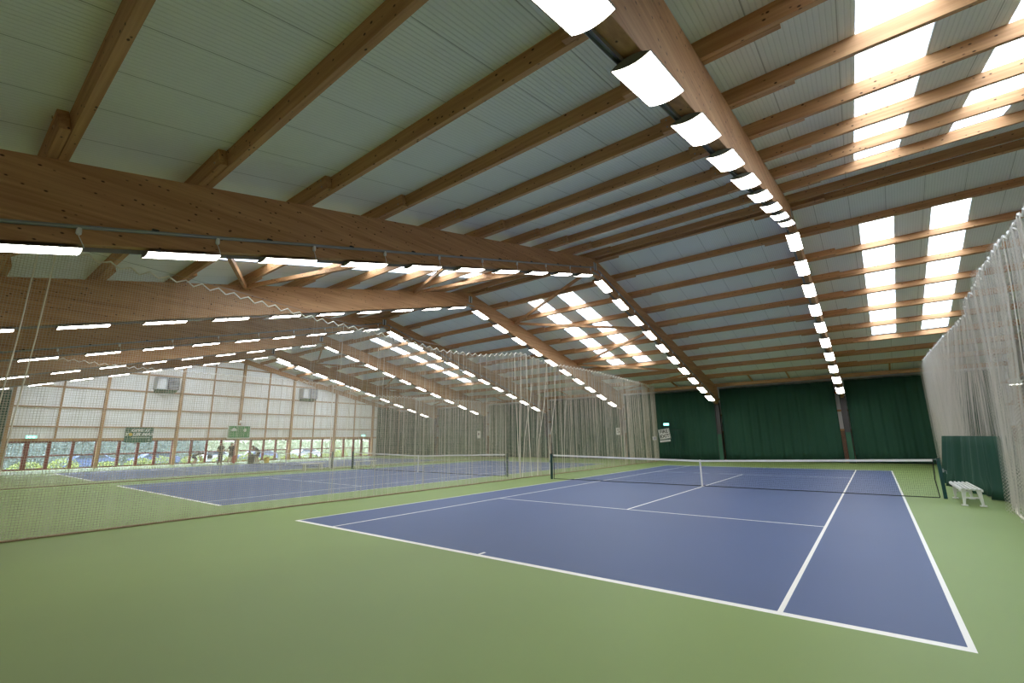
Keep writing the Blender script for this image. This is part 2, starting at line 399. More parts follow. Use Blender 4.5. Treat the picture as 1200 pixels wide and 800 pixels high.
# ---------------------------------------------------------------- timber frames
FW = ['first', 'second', 'third', 'fourth', 'fifth', 'sixth']
def frame(i):
    x = XF[i]
    e = empty('timber_frame', (x, YR, 0))
    tag(e, ['broad glued timber frame crossing overhead above the nearest court, lamps beneath it',
            'glued timber frame with grey conduit whose ridge stands above the first court net post',
            'glued timber frame rising just beyond the first divider net',
            'glued timber frame seen through netting over the middle court',
            'glued timber frame seen through netting between middle and far courts',
            'glued timber frame closest to the white gable wall'][i], 'roof frame', 'laminated timber roof frames')
    for s in (-1, 1):
        b = MB(); de = 19.0
        b.prism([(0, ZR), (s*de, ztop(de)), (s*de, zbot(de)), (s*.0, zbot(0))], 0, -.1, .1)
        b.build('rafter', M['wy'], e, bev=.006)
        b = MB()                                   # steel column, H section
        yc = s*18.75
        for q in (-.15, .15): b.box2((q-.012, yc-.16, 0), (q+.012, yc+.16, zbot(18.75)+.1))
        b.box2((-.14, yc-.01, 0), (.14, yc+.01, zbot(18.75)+.1), 1)
        c = b.build('column', [M['dsteel'], M['web']], e)
        b = MB(); b.box2((-.13, yc-s*.1-.05, .05), (.13, yc-s*.1+.05, 1.9)); lab(b.build('padding', M['pad'], c), 'green padding inside the column')
        # steel channel carrying the lamps
        b = MB()
        def off(d, dz): return (s*d, zbot(d)+dz)
        for a_, c_ in (((-.13), (-.125)), ((-.075), (-.07))):
            b.prism([off(.3, -.005), off(18.4, -.005), off(18.4, -.055), off(.3, -.055)], 0, a_, c_)
        b.prism([off(.3, -.0), off(18.4, -.0), off(18.4, -.008), off(.3, -.008)], 0, -.13, -.07)
        lab(b.build('lamp_track', M['steel'], e), 'grey steel lamp track')
        if i in (1, 3):
            b = MB(); b.tube([(.128, s*.25, zbot(0)+.22)]+[(.128, s*d, zbot(d)+.26) for d in (1, 6, 12, 18.4)], .032, 8)
            lab(b.build('conduit', M['steel'], e), 'grey cable conduit')
        if i in (1, 3):
            for k in range(10):
                d = .5+1.79*k
                b = MB(); b.lathe([(.0, .05), (.028, .05), (.035, 0), (.035, -.045), (.022, -.06), (0, -.06)], (.14, s*d, zbot(d)+.19), 8)
                b.tube([(.14, s*d, zbot(d)+.13), (.13, s*(d-.05), zbot(d)+.04), (.07, s*(d-.1), zbot(d)-.03)], .006, 5)
                lab(b.build('junction_box', M['plastic'], e), 'white cable junction')
                b = MB(); b.box((.125, s*(d+.9), zbot(d+.9)+.3), (.05, .09, .035)); b.build('conduit_clip', M['dsteel'], e)
    b = MB()                                       # ridge plate
    for q in (-1, 1):
        b = MB()
        for t_ in (-1, 1): b.box2((q*.1, t_*.034, zbot(0)+.16), (q*.12, t_*.13, ZR-.20))
        b.box2((q*.1, -.035, zbot(0)+.14), (q*.106, .035, ZR-.18), 1)
        lab(b.build('ridge_plate', [M['lsteel'], M['dsteel']], e), 'light grey steel ridge plate')
    b = MB(); b.box2((-.13, -.3, zbot(0)-.02), (.13, .3, zbot(0)+.02)); b.build('soffit_plate', M['steel'], e)
for i in range(6): frame(i)

# ---------------------------------------------------------------- roof beams, one per bay and row, lapping past the frames
BX = [XW]+XF+[XG]
BN = ['right of the overhead frame', 'between the first and second frames', 'between the second and third frames', 'between the third and fourth frames',
      'between the fourth and fifth frames', 'between the fifth and sixth frames', 'beside the white gable wall']
pmesh = {}
def purlin(bay, k, s):
    xa, xb = BX[bay], BX[bay+1]
    xhi = xa+(1.1 if bay > 0 else 0); xlo = xb-(1.1 if bay < 6 else 0)
    d = PD[k]+(.062 if bay % 2 == 0 else -.062)
    ln = xhi-xlo
    key = (round(ln, 2), s)
    if key not in pmesh:
        b = MB(); a = -s*math.atan(SL); rm = Matrix.Rotation(a, 3, 'X')
        b.box((0, 0, PH/2), (ln, .118, PH-.006), rm)
        for e_ in (-1, 1):
            for q in (.06, .19): 
                for t_ in (-1, 1): b.box(rm @ Vector((e_*(ln/2-.12), t_*.062, q)), (.035, .012, .035), rm, 1)
        o = b.build('roof_beam', [M['wx'], M['steel']], bev=.004); pmesh[key] = o.data
    else:
        o = bpy.data.objects.new('roof_beam', pmesh[key]); C.objects.link(o)
    o.location = ((xlo+xhi)/2, YR+s*d, ztop(d)+.002)
    row = 'ridge beam' if k == 0 else 'timber roof beam, %s below the ridge,' % ORD[k-1]
    side = 'far slope' if s > 0 else 'near slope'
    lbl = ('timber ridge beam on the %s, bay %s' % (side, BN[bay])) if k == 0 else '%s %s, %s' % (row, side, BN[bay])
    tag(o, lbl, 'roof beam', 'timber roof beams', 'thing')
for bay in range(7):
    for k in range(10):
        for s in (-1, 1):
            purlin(bay, k, s)

# ---------------------------------------------------------------- diagonal wind braces
def braces(xa, xb, name, both):
    """zigzag between two frames, xa right, xb left"""
    for s in both:
        na = [0.45, PD[4], PD[8]]; nb = [PD[2], PD[6], 18.0]
        seq = [(xa-.17, na[0]), (xb+.17, nb[0]), (xa-.17, na[1]), (xb+.17, nb[1]), (xa-.17, na[2]), (xb+.17, nb[2])]
        for j in range(5):
            (x0, d0), (x1, d1) = seq[j], seq[j+1]
            b = MB(); b.bar((x0, YR+s*d0, ztop(d0)-.09), (x1, YR+s*d1, ztop(d1)-.09), .105, .14)
            o = b.build('wind_brace', M['wx'], bev=.004)
            tag(o, 'slanting timber brace, %s from the ridge, %s slope, bay %s' % (ORD[j], 'far' if s > 0 else 'near', name), 'brace', 'zigzag timber braces')
braces(XF[1], XF[2], BN[2], (-1, 1)); braces(XF[4], XF[5], BN[5], (-1, 1))

# ---------------------------------------------------------------- lamps
def make_lamp():
    e = empty('strip_lamp'); Ln, hw = 1.07, .20; N = 8
    top = [(-hw+2*hw*k/N, .05*(1-((2*k/N)-1)**2)) for k in range(N+1)]
    bot = [(-hw+2*hw*k/N, -.036*(1-((2*k/N)-1)**2)-.002) for k in range(N+1)]
    b = MB(); vs = []
    for y in (-Ln/2, Ln/2): vs += [(x, y, z) for x, z in top]
    n = N+1
    b.add(vs, [(i, i+1, n+i+1, n+i) for i in range(N)])
    for y in (-Ln/2, Ln/2): b.add([(x, y, z) for x, z in top]+[(x, y, z) for x, z in bot[::-1]], [tuple(range(2*n))])
    for x in (-hw, hw): b.box((x, 0, -.002), (.008, Ln, .012))
    b.box((0, -Ln*.32, .06), (.05, .06, .05)); b.box((0, Ln*.32, .06), (.05, .06, .05))
    lab(b.build('housing', M['house'], e), 'dark curved lamp housing')
    b = MB()
    for x0, x1 in ((0, N//2), (N//2, N)):
        vs = []
        for y in (-Ln/2+.012, Ln/2-.012): vs += [(bot[i][0]*.97, y, bot[i][1]-.004) for i in range(x0, x1+1)]
        k = x1-x0+1; b.add(vs, [(i, i+1, k+i+1, k+i) for i in range(k-1)])
    lab(b.build('diffuser', M['diff'], e), 'glowing white curved diffuser')
    b = MB(); b.box((0, 0, -.0435), (.008, Ln-.03, .004)); b.build('centre_seam', M['seam'], e)
    return e
lamp0 = make_lamp(); first = True
for i in range(6):
    for s in (-1, 1):
        for k in range(10):
            d = .95+1.79*k
            if i == 0 and s < 0 and k > 8: continue
            o = lamp0 if first else copy_tree(lamp0); first = False
            sl = SL+DB
            o.location = (XF[i], YR+s*d, zbot(d)-.085); o.rotation_euler = (-s*math.atan(sl), 0, 0)
            tag(o, 'lit lamp, %s from the ridge, %s slope, under the %s' % (ORD[k], 'far' if s > 0 else 'near',
                ['overhead timber frame', 'second timber frame', 'third timber frame', 'fourth timber frame', 'fifth timber frame', 'sixth timber frame'][i]),
                'lamp', 'strip lamps under the timber frames')

# ---------------------------------------------------------------- hanging cloth and nets
def interp(tab, t):
    if t <= tab[0][0]: return tab[0][1]
    for (a, p), (b_, q) in zip(tab, tab[1:]):
        if t <= b_: return p+(q-p)*(t-a)/(b_-a)
    return tab[-1][1]
def cloth(name, mat, path, z0, z1, parent=None, du=.06, dv=.35, thick=False, lean=None, flare=1.0):
    """path(t)->(x,y) for t in 0..T in metres; z1(t) top; uv in metres over the cloth"""
    fn, T = path; n = int(T/du)+1; rows = []; arc = 0; prev = None; us = []
    P0 = [fn(T*i/(n-1)) for i in range(n)]
    for p in P0:
        if prev: arc += math.dist(p, prev)
        us.append(arc); prev = p
    zt = [z1(T*i/(n-1)) if callable(z1) else z1 for i in range(n)]
    zb = [z0(T*i/(n-1)) if callable(z0) else z0 for i in range(n)]
    m = max(2, int((max(zt)-min(zb))/dv)+1)
    vs = []; uvs = []
    for j in range(m):
        q = j/(m-1)
        for i in range(n):
            z = zb[i]+(zt[i]-zb[i])*q; x, y = P0[i]
            if lean: dx, dy = lean(i/(n-1), z); x += dx; y += dy
            vs.append((x, y, z)); uvs.append((us[i], z))
    fs = [(j*n+i, j*n+i+1, (j+1)*n+i+1, (j+1)*n+i) for j in range(m-1) for i in range(n-1)]
    me = bpy.data.meshes.new(name); me.from_pydata(vs, [], fs)
    ul = me.uv_layers.new(name='UVMap'); d = ul.data
    for lp in me.loops: d[lp.index].uv = uvs[lp.vertex_index]
    me.polygons.foreach_set('use_smooth', [True]*len(me.polygons)); me.materials.append(mat)
    o = bpy.data.objects.new(name, me); C.objects.link(o)
    if parent: o.parent = parent
    if thick:
        md = o.modifiers.new('thickness', 'SOLIDIFY'); md.thickness = thick
    return o
def folds(seed, parts, vary=0.):
    rr = random.Random(seed); ph = [rr.uniform(0, 6.28) for _ in parts]
    return lambda t: sum(a*math.sin(6.2832*t/wl+p+.8*math.sin(t*.7+p)) for (a, wl), p in zip(parts, ph))*(1+vary*1.9*noise.noise(Vector((t*1.15, seed, 0))))
# green back curtains along the far wall, one per bay, and one in front of each far end
def curtain(x0, x1, y, z1, seed, label, ax=0, name='back_curtain'):
    T = abs(x1-x0); fo = folds(seed, ((.030, .62), (.018, .27), (.05, 2.3)))
    if ax == 0: fn = lambda t: (min(x0, x1)+t, y+fo(t))
    else: fn = lambda t: (y+fo(t), min(x0, x1)+t)
    e = empty(name, ((x0+x1)/2, y, 0) if ax == 0 else (y, (x0+x1)/2, 0)); tag(e, label, 'curtain', 'green back curtains')
    o = cloth('cloth', M['curtain'], (fn, T), .02, z1, None, .05, .6, .004); o.parent = e; o.matrix_parent_inverse = Matrix.Translation(e.location).inverted()
    b = MB()
    if ax == 0: b.tube([(x0, y, z1+.03), (x1, y, z1+.03)], .02, 6)
    else: b.tube([(y, x0, z1+.03), (y, x1, z1+.03)], .02, 6)
    o = b.build('curtain_rail', M['dsteel']); o.parent = e; o.matrix_parent_inverse = Matrix.Translation(e.location).inverted()
YC = 31.05; ZC = 5.22
curtain(XF[0]+.18, 16.5, YC, ZC, 1, 'dark green back curtain on the far wall, right of the overhead frame column')
curtain(XF[1]+.17, XF[0]-.40, YC, ZC, 2, 'wide dark green back curtain on the far wall between the two bare columns')
curtain(XF[2]+.17, XF[1]-.17, YC, ZC, 3, 'dark green back curtain on the far wall behind the fire exit sign')
for k in range(3): curtain(XF[k+3]+.26, XF[k+2]-.24, YC, ZC, 4+k, 'dark green back curtain seen through the first divider net, %s bay beyond it' % ORD[k])
curtain(XG+.3, XF[5]-.24, YC, ZC, 8, 'dark green back curtain in the far corner beside the gable wall')
curtain(27.6, 30.9, XG+.5, 5.6, 9, 'green curtain over the far end of the gable wall', 1)
curtain(-7.0, -2.15, XG+.5, 5.5, 10, 'green curtain over the near end of the gable wall at the photo\'s left edge', 1)

def zig(tab, y0, y1, pitch, amp, irregular=0., rng=None):
    pts = []; y = y0; up = True
    while y < y1:
        z = interp(tab, y)
        pts.append((y, z if up else z-amp*(1+(irregular*rng.random() if rng else 0))))
        y += pitch/2*(1+(irregular*.5*(rng.random()-.5) if rng else 0)); up = not up
    return pts
def divider(x, tab, y0, y1, seed, label, parts_near, parts_far, ysplit, ropes, gather, ybuild=None):
    e = empty('divider_net', (x, (y0+y1)/2, 0)); tag(e, label, 'net', 'hanging court divider nets'); inv = Matrix.Translation(e.location).inverted()
    def adopt(o): o.parent = e; o.matrix_parent_inverse = inv; return o
    rng = random.Random(seed)
    zz = zig(tab, y0, y1, .36, .10, .25, rng)
    fa, fb = folds(seed, parts_near), folds(seed+1, parts_far, .8)
    def fn(t):
        y = y0+t; q = min(1, max(0, (y-ysplit)/1.5)); return (x+fa(t)*(1-q)+fb(t)*q, y)
    def ztopn(t):
        return interp(zz, y0+t)
    adopt(cloth('netting', M['net'], (fn, y1-y0), .03, ztopn, None, .045, .9))
    b = MB(); b.tube([(x+.0, y, z) for y, z in zz], .019, 5); adopt(lab(b.build('top_cord', M['cord']), 'pale zigzag top cord'))
    b = MB(); y = max(y0, ysplit-1)
    while y < y1:
        den = min(1, (y-ysplit+1)/2.5)
        if rng.random() < .35+.65*den:
            xx = x+rng.uniform(-.07, .07); z1 = interp(tab, y)-.06; d_ = rng.uniform(-.05, .05); z0 = .04 if rng.random() < .55 else rng.uniform(.3, 3)
            rr_ = rng.choice((.003, .004, .005, .0075))
            b.tube([(xx, y, z1), (xx+rng.uniform(-.03, .03), y+d_*.4, z1*.6), (xx, y+d_, z0)], rr_, 4, cap=False)
        y += rng.uniform(.04, .15)
    adopt(lab(b.build('pleats', M['strand']), 'pale vertical net pleats'))
    b = MB(); n = int((y1-y0)/.5); 
    b.tube([(x+.10*noise.noise(Vector((i*.21, seed, 0)))+.16*noise.noise(Vector((i*.05, seed, 3))), y0+(y1-y0)*i/n, .022) for i in range(n+1)], .021, 7)
    adopt(lab(b.build('ground_rope', M['brown_cord']), 'brown weighted rope along the floor'))
    for (ya, yb, rr) in ropes:
        b = MB(); z1 = interp(tab, ya); b.tube([(x+.03, ya, z1), (x+.02, ya+(yb-ya)*.3, z1*.66), (x, yb, z1*.3), (x+.04, yb+(yb-ya)*.3, .05)], rr, 6)
        adopt(lab(b.build('edge_cord', M['cord']), 'pale hanging edge cord'))
    if gather:
        ya, yb = gather; fg = folds(seed+5, ((.07, .16), (.05, .33)))
        def fg2(t): return (x+.1+fg(t)*1.2, ya+t)
        adopt(cloth('gathered_end', M['net'], (fg2, yb-ya), .05, lambda t: interp(tab, ya)-.05, None, .01, .9))
    b = MB(); b.tube([(x, y0, interp(tab, y0)+.15)]+[(x, y, interp(tab, y)+.06) for y in [y0+(y1-y0)*k/12 for k in range(1, 12)]]+[(x, y1, interp(tab, y1)+.15)], .004, 4)
    adopt(b.build('support_wire', M['steel']))
TAB1 = [(-7, 6.0), (-4.28, 5.82), (-3.9, 5.74), (-3.3, 5.68), (-1.6, 5.67), (-.55, 5.58), (1.44, 5.42), (3.3, 5.38), (6.4, 5.2), (8.7, 5.33), (11.6, 5.82), (13.6, 5.62), (19, 5.72), (28.4, 5.6), (31, 5.4)]
TAB2 = [(-7, 5.3), (-4, 5.3), (-2.3, 5.55), (0, 5.45), (4, 5.47), (8, 5.53), (11, 5.5), (13.6, 4.95), (19, 5.1), (30, 5.2)]
rp1 = [(-4.75, -4.85, .012), (-4.5, -4.62, .012), (11.0, 11.2, .014), (11.5, 11.35, .02), (11.9, 12.1, .018), (12.5, 11.7, .014), (13.0, 12.7, .014), (13.7, 12.9, .016), (14.6, 13.9, .013), (15.6, 15.2, .012)]
divider(-2.25, TAB1, -6.9, 28.0, 21, 'tall pale divider net hanging beside the nearest court', ((.02, .9), (.012, .31)), ((.055, .40), (.03, .17), (.04, 1.3)), 2.2, rp1, (27.7, 28.2))
rp2 = [(10.9, 11.0, .035), (12.2, 12.1, .02)]
divider(-17.5, TAB2, -6.9, 29.5, 31, 'divider net hanging between the middle and far courts', ((.02, .9), (.012, .31)), ((.05, .40), (.03, .17)), 3, rp2, None)

# right divider: three pieces of net, the middle one with a green skirt
def right_net(y0, y1, zt, xb, label, parts, seed, skirt=None, lean=None, mat='netr', du=.03, cord=.026):
    e = empty('divider_net', (xb, (y0+y1)/2, 0)); tag(e, label, 'net', 'hanging court divider nets'); inv = Matrix.Translation(e.location).inverted()
    def adopt(o): o.parent = e; o.matrix_parent_inverse = inv; return o
    fo = folds(seed, parts, 1.); rng = random.Random(seed)
    zz = zig(zt, y0, y1, .26, .08, .15, rng)
    fn = lambda t: (xb+fo(t), y0+t)
    zlow = skirt if skirt else .03
    adopt(cloth('netting', M[mat], (fn, y1-y0), zlow, lambda t: interp(zz, y0+t), None, du, .5, lean=lean))
    b = MB(); y = y0+.02
    while y < y1-.02:
        z1 = interp(zt, y)-.06; z0 = zlow if rng.random() < .5 else rng.uniform(zlow, 3.6); xx = xb+rng.uniform(-.11, .11); pts = []
        for k in range(7):
            z = z1+(z0-z1)*k/6; dx, dy = lean((y-y0)/(y1-y0), z) if lean else (0, 0); pts.append((xx+dx, y+dy, z))
        b.tube(pts, rng.choice((.003, .003, .004, .007)), 4, cap=False); y += rng.uniform(.03, .12)
    adopt(lab(b.build('pleats', M['strand2']), 'pale vertical net pleats'))
    if skirt: adopt(lab(cloth('skirt', M['skirt'], (fn, y1-y0), .03, skirt, None, .03, .25, .004, lean=lean), 'dark green cloth skirt'))
    b = MB(); pts = []
    for y, z in zz: pts.append((xb+.3*fo(y-y0), y, z))
    b.tube(pts, cord, 6); pts = []; adopt(lab(b.build('top_cord', M['band']), 'white looped top cord'))
    return e, adopt
ZT3 = [(-7, 5.5), (5, 5.55), (8.8, 5.66), (11.5, 5.52), (12.2, 5.5), (13, 5.2), (17, 5.32), (26.5, 5.55)]
e, ad = right_net(-3.5, 11.25, ZT3, 13.2, 'white divider net in close folds at the photo\'s right edge, reaching the floor', ((.10, .46), (.03, .19), (.10, 1.7)), 41,
                  lean=lambda q, z: (-(.10+.32*min(1, (1-q)*6))*max(0, 1-z/5.5)**1.3, 0), du=.022)
b = MB(); b.tube([(13.1, 11.3, .03), (13.0, 10.6, .03), (12.85, 9.6, .03), (12.76, 8.7, .03), (12.78, 7.5, .03), (12.78, 4, .03), (12.8, -3, .03)], .025, 6)
ad(lab(b.build('ground_rope', M['cord']), 'pale rope along the net foot'))
def lean_b(q, z):
    h = max(0, 1-z/5.4)
    return (-.80*q*h-.12*h*math.sin(q*3.14)-(.08*math.sin(q*50)*max(0, 1-z/.5)), -(.25*max(0, 1-z/.6)*(1-q)))
right_net(11.3, 17.0, ZT3, 13.2, 'white divider net with a dark green skirt, behind the white bench', ((.10, .52), (.03, .21), (.05, 1.6)), 43, 1.66, lean_b)
right_net(17.2, 27.3, ZT3, 13.15, 'pale divider net bunched against the far green curtain', ((.10, .5), (.05, .2)), 47)

# ---------------------------------------------------------------- tennis nets and posts
def tennis(ox, which, posts):
    y = L/2; xa, xb = ox-.80, ox+W+.80
    e = empty('tennis_net', (ox+W/2, y, 0)); tag(e, 'black tennis net with white top band and centre strap across the %s court' % which, 'tennis net', 'tennis nets')
    inv = Matrix.Translation(e.location).inverted()
    def adopt(o): o.parent = e; o.matrix_parent_inverse = inv; return o
    n = 60
    def top(x):
        q = abs(x-(ox+W/2))/(W/2+.9); return .914+(1.05-.914)*q
    xs = [xa+(xb-xa)*i/n for i in range(n+1)]
    # twine: vertical and horizontal strings
    cell = .045 if which == 'nearest' else .09; wd = .0028 if which == 'nearest' else .0034
    b = MB(); m = int((xb-xa)/cell)
    for i in range(m+1):
        x = xa+(xb-xa)*i/m; b.add([(x-wd/2, y, .04), (x+wd/2, y, .04), (x+wd/2, y, top(x)-.03), (x-wd/2, y, top(x)-.03)], [(0, 1, 2, 3)])
    rows = int(.9/cell)
    for j in range(rows+1):
        q = j/rows
        for i in range(n):
            za, zb = .04+(top(xs[i])-.07)*q, .04+(top(xs[i+1])-.07)*q
            b.add([(xs[i], y+.001, za-wd/2), (xs[i+1], y+.001, zb-wd/2), (xs[i+1], y+.001, zb+wd/2), (xs[i], y+.001, za+wd/2)], [(0, 1, 2, 3)])
    adopt(b.build('mesh', M['tnet']))
    b = MB()
    for i in range(n): b.bar((xs[i], y, top(xs[i])-.03), (xs[i+1], y, top(xs[i+1])-.03), .022, .062)
    adopt(lab(b.build('top_band', M['band']), 'white top band'))
    b = MB(); b.box2((ox+W/2-.025, y-.014, .03), (ox+W/2+.025, y+.014, .93)); b.box((ox+W/2, y, .02), (.07, .05, .03)); adopt(lab(b.build('centre_strap', M['band']), 'white centre strap'))
    b = MB()
    b.tube([(x, y, .025+.012*noise.noise(Vector((x*.6, ox, 0)))) for x in xs], .012, 6)
    b.tube([(xa, y, .03), (xa+.02, y, .5), (xa, y, top(xa))], .014, 6); b.tube([(xb, y, .03), (xb-.03, y, .5), (xb, y, top(xb))], .014, 6)
    adopt(lab(b.build('border_tape', M['tnet']), 'black border tape'))
    b = MB(); b.tube([(ox-.9, y, 1.05), (xa, y, 1.04)], .006, 6); b.tube([(ox+W+.9, y, 1.05), (xb, y, 1.04)], .006, 6)
    adopt(lab(b.build('head_cable', M['steel']), 'steel head cable'))
    for sd, x in ((-1, ox-.914), (1, ox+W+.914)):
        p = empty('net_post', (x, y, 0)); tag(p, posts[0 if sd < 0 else 1], 'net post', 'tennis net posts')
        b = MB(); b.box2((-.04, -.04, 0), (.04, .04, 1.07)); b.build('post', M['post'], p, bev=.008)
        b = MB(); b.box((0, 0, 1.075), (.075, .075, .02)); lab(b.build('cap', M['black'], p), 'black cap')
        b = MB(); b.box((sd*.055, 0, .75), (.04, .05, .10)); b.tube([(sd*.075, 0, .75), (sd*.12, 0, .75), (sd*.12, 0, .66)], .008, 6); lab(b.build('crank', M['steel'], p), 'grey winding crank')
tennis(OFF[0], 'nearest', ['dark green net post at the left end of the nearest net', 'dark green net post beside the white slatted bench'])
tennis(OFF[1], 'middle', ['dark net post at the left end of the middle court net', 'dark net post at the right end of the middle court net'])
tennis(OFF[2], 'far', ['dark net post beside the leaning person', 'dark net post at the right end of the far court net'])

# ---------------------------------------------------------------- benches
def slat_bench():
    e = empty('slatted_bench', (12.27, 11.3, 0)); tag(e, 'white slatted plastic bench beside the net post and green net skirt', 'bench')
    l0, l1 = -.95, 1.3; h = .42
    for k in range(5):
        b = MB(); x = -.16+.08*k; b.box2((x-.023, l0, h-.022), (x+.023, l1, h)); b.build('slat', M['plastic'], e, bev=.006)
    b = MB()
    for k in range(6): b.box2((-.185, l0+.1+k*.41-.02, h-.05), (.185, l0+.1+k*.41+.02, h-.023))
    b.build('crossbars', M['plastic'], e, bev=.004)
    b = MB()
    for x in (-.19, .19): b.box2((x-.012, l0, h-.07), (x+.012, l1, h-.015))
    b.build('side_rail', M['plastic'], e, bev=.003)
    for yy in (-.82, .85):
        for sx in (-1, 1):
            b = MB()
            vs = [(sx*.10, -.03), (sx*.17, -.03), (sx*.205, 0), (sx*.13, 0)]
            b.prism([(sx*.09, h-.05), (sx*.18, h-.05), (sx*.185, .03), (sx*.145, .03)], 1, yy-.035, yy+.035)
            b.box2((sx*.165-.06, yy-.05, 0), (sx*.165+.06, yy+.05, .032))
            b.build('leg', M['plastic'], e, bev=.004)
        b = MB(); b.box2((-.14, yy-.015, .18), (.14, yy+.015, .215)); b.build('leg_brace', M['plastic'], e)
slat_bench()
def plain_bench(x, y, ln, label):
    e = empty('court_bench', (x, y, 0)); tag(e, label, 'bench', 'cream benches beside the middle court')
    for sx in (-1, 0, 1):
        b = MB(); b.box2((sx*.11-.045, -ln/2, .42), (sx*.11+.045, ln/2, .455)); b.build('seat_board', M['offwhite'], e, bev=.004)
    for yy in (-ln/2+.22, ln/2-.22):
        for sx in (-1, 1):
            b = MB(); b.bar((sx*.10, yy, .42), (sx*.15, yy, 0), .05, .05); b.build('leg', M['offwhite'], e)
        b = MB(); b.box2((-.14, yy-.02, .38), (.14, yy+.02, .42)); b.build('bearer', M['offwhite'], e)
plain_bench(-16.95, 9.6, 1.5, 'cream bench beside the middle court, nearer the gable windows')
plain_bench(-16.45, 13.0, 1.6, 'cream bench by the middle court, right of its left net post')

# ---------------------------------------------------------------- signs, banners, wall fittings
def text(body, size, mat, parent, loc, rot, name='lettering', shear=0, bold=0, ax='CENTER', xs=1.):
    cu = bpy.data.curves.new(name, 'FONT'); cu.body = body; cu.size = size; cu.align_x = ax; cu.align_y = 'CENTER'
    cu.extrude = .003; cu.offset = bold; cu.shear = shear; cu.materials.append(mat)
    t_ = bpy.data.objects.new(name, cu); me = bpy.data.meshes.new_from_object(t_); bpy.data.objects.remove(t_)
    o = bpy.data.objects.new(name, me); C.objects.link(o); o.parent = parent; o.location = loc; o.rotation_euler = rot; o.scale = (xs, 1, 1); return o
H = math.pi/2
e = empty('fire_exit_sign', (-2.50, 30.62, 1.98), (0, math.radians(-8), 0)); tag(e, 'tilted white sign reading FIRE EXIT beside the green far curtain', 'sign')
b = MB(); b.box((0, 0, .0), (.88, .02, .80)); b.build('board', M['signw'], e)
b = MB()
for a, c in (((0, -.012, .375), (.82, .006, .025)), ((0, -.012, -.375), (.82, .006, .025)), ((-.40, -.012, 0), (.025, .006, .75)), ((.40, -.012, 0), (.025, .006, .75))): b.box(a, c)
b.build('border', M['black'], e)
text('FIRE', .36, M['black'], e, (0, -.014, .17), (H, 0, 0), bold=.008); text('EXIT', .36, M['black'], e, (0, -.014, -.17), (H, 0, 0), bold=.008)
e = empty('keep_clear_sign', (-2.47, 30.62, 1.45), (0, math.radians(-6), 0)); tag(e, 'narrow white strip sign hanging just below the FIRE EXIT sign', 'sign')
b = MB(); b.box((0, 0, 0), (.84, .02, .15)); b.build('board', M['signw'], e); b = MB(); b.box((0, -.012, 0), (.62, .006, .035)); b.build('print_line', M['grey'], e)
e = empty('exit_light', (-2.36, 30.85, 2.74)); tag(e, 'lit green exit light above the FIRE EXIT sign on the far curtain', 'exit light')
b = MB(); b.box((0, 0, 0), (.56, .08, .30)); b.build('case', M['black'], e, bev=.01)
b = MB(); b.box((0, -.045, -.01), (.44, .01, .19)); b.build('panel', M['exit'], e)
b = MB(); b.box((-.1, -.053, 0), (.09, .004, .10)); b.prism([(.02, .03), (.1, .03), (.1, .07), (.17, 0), (.1, -.07), (.1, -.03), (.02, -.03)], 1, -.055, -.051); b.build('pictogram', M['exitw'], e)
e = empty('court_number_sign', (-6.5, 30.85, 2.28)); tag(e, 'small white sign with a 5 on the far wall behind the divider net', 'sign')
b = MB(); b.box((0, 0, 0), (.40, .02, .58)); b.build('board', M['signw'], e); text('5', .5, M['black'], e, (0, -.014, 0), (H, 0, 0), bold=.006)
e = empty('wall_sign', (-22.4, 30.85, 2.25)); tag(e, 'small white sign on the far wall behind the middle court net', 'sign')
b = MB(); b.box((0, 0, 0), (.45, .02, .75)); b.build('board', M['signw'], e); b = MB(); b.box((0, -.014, .05), (.2, .006, .22)); b.build('print_mark', M['dgrey'], e)
e = empty('blue_sign', (-3.2, 30.3, 1.66)); tag(e, 'small blue square sign left of the FIRE EXIT sign', 'sign')
b = MB(); b.box((0, 0, 0), (.30, .02, .28)); b.build('board', M['signw'], e); b = MB(); b.box((.02, -.012, 0), (.2, .006, .2)); b.build('blue_field', M['blue_s'], e)
e = empty('door_curtain', (-1.7, 30.8, 0)); tag(e, 'short green curtain over the exit door under the FIRE EXIT sign', 'curtain')
fo = folds(77, ((.03, .3), (.02, .17))); o = cloth('cloth', M['skirt'], (lambda t: (-.65+t, fo(t)), 1.15), .05, 2.3, e, .03, .4, .004)
b = MB(); b.tube([(-.68, 0, 2.31), (.52, 0, 2.31)], .015, 6); b.build('rail', M['dsteel'], e)

e = empty('hanging_banner', (XG+.19, 5.30, 2.46)); tag(e, 'green banner reading GIVE IT YOUR MAX on the gable wall', 'banner')
b = MB(); n = 12
for dx in (0, .006):
    pass
vs = []; 
for j in (0, 1):
    for i in range(n+1): vs.append((.02*math.sin(i*.9+j), -.92+1.84*i/n, -.58+1.16*j-(.03*math.sin(math.pi*i/n) if j == 0 else 0)))
b.add(vs, [(i, i+1, n+2+i, n+1+i) for i in range(n)]); o = b.build('cloth', M['banner'], e); md = o.modifiers.new('t', 'SOLIDIFY'); md.thickness = .008
R_ = (H, 0, H)
text('GIVE IT', .30, M['signw'], e, (.035, .05, .34), R_, bold=.012, shear=.3, xs=1.25); text('Y', .30, M['signw'], e, (.035, -.82, .04), R_, bold=.012, shear=.3, xs=1.25)
text('UR MAX', .30, M['signw'], e, (.035, .27, .04), R_, bold=.012, shear=.3, xs=1.25)
b = MB(); b.lathe([(0, .01), (.10, .006), (.12, 0)], (0, 0, 0), 18); o = b.build('yellow_ball', M['yellow'], e, loc=(.035, -.55, .04), rot=(0, H, 0))
b = MB(); b.box((.035, .12, -.20), (.006, 1.2, .04)); b.build('small_print', M['signw'], e); b = MB(); b.box((.035, .68, -.42), (.006, .14, .08)); b.build('corner_mark', M['signw'], e)
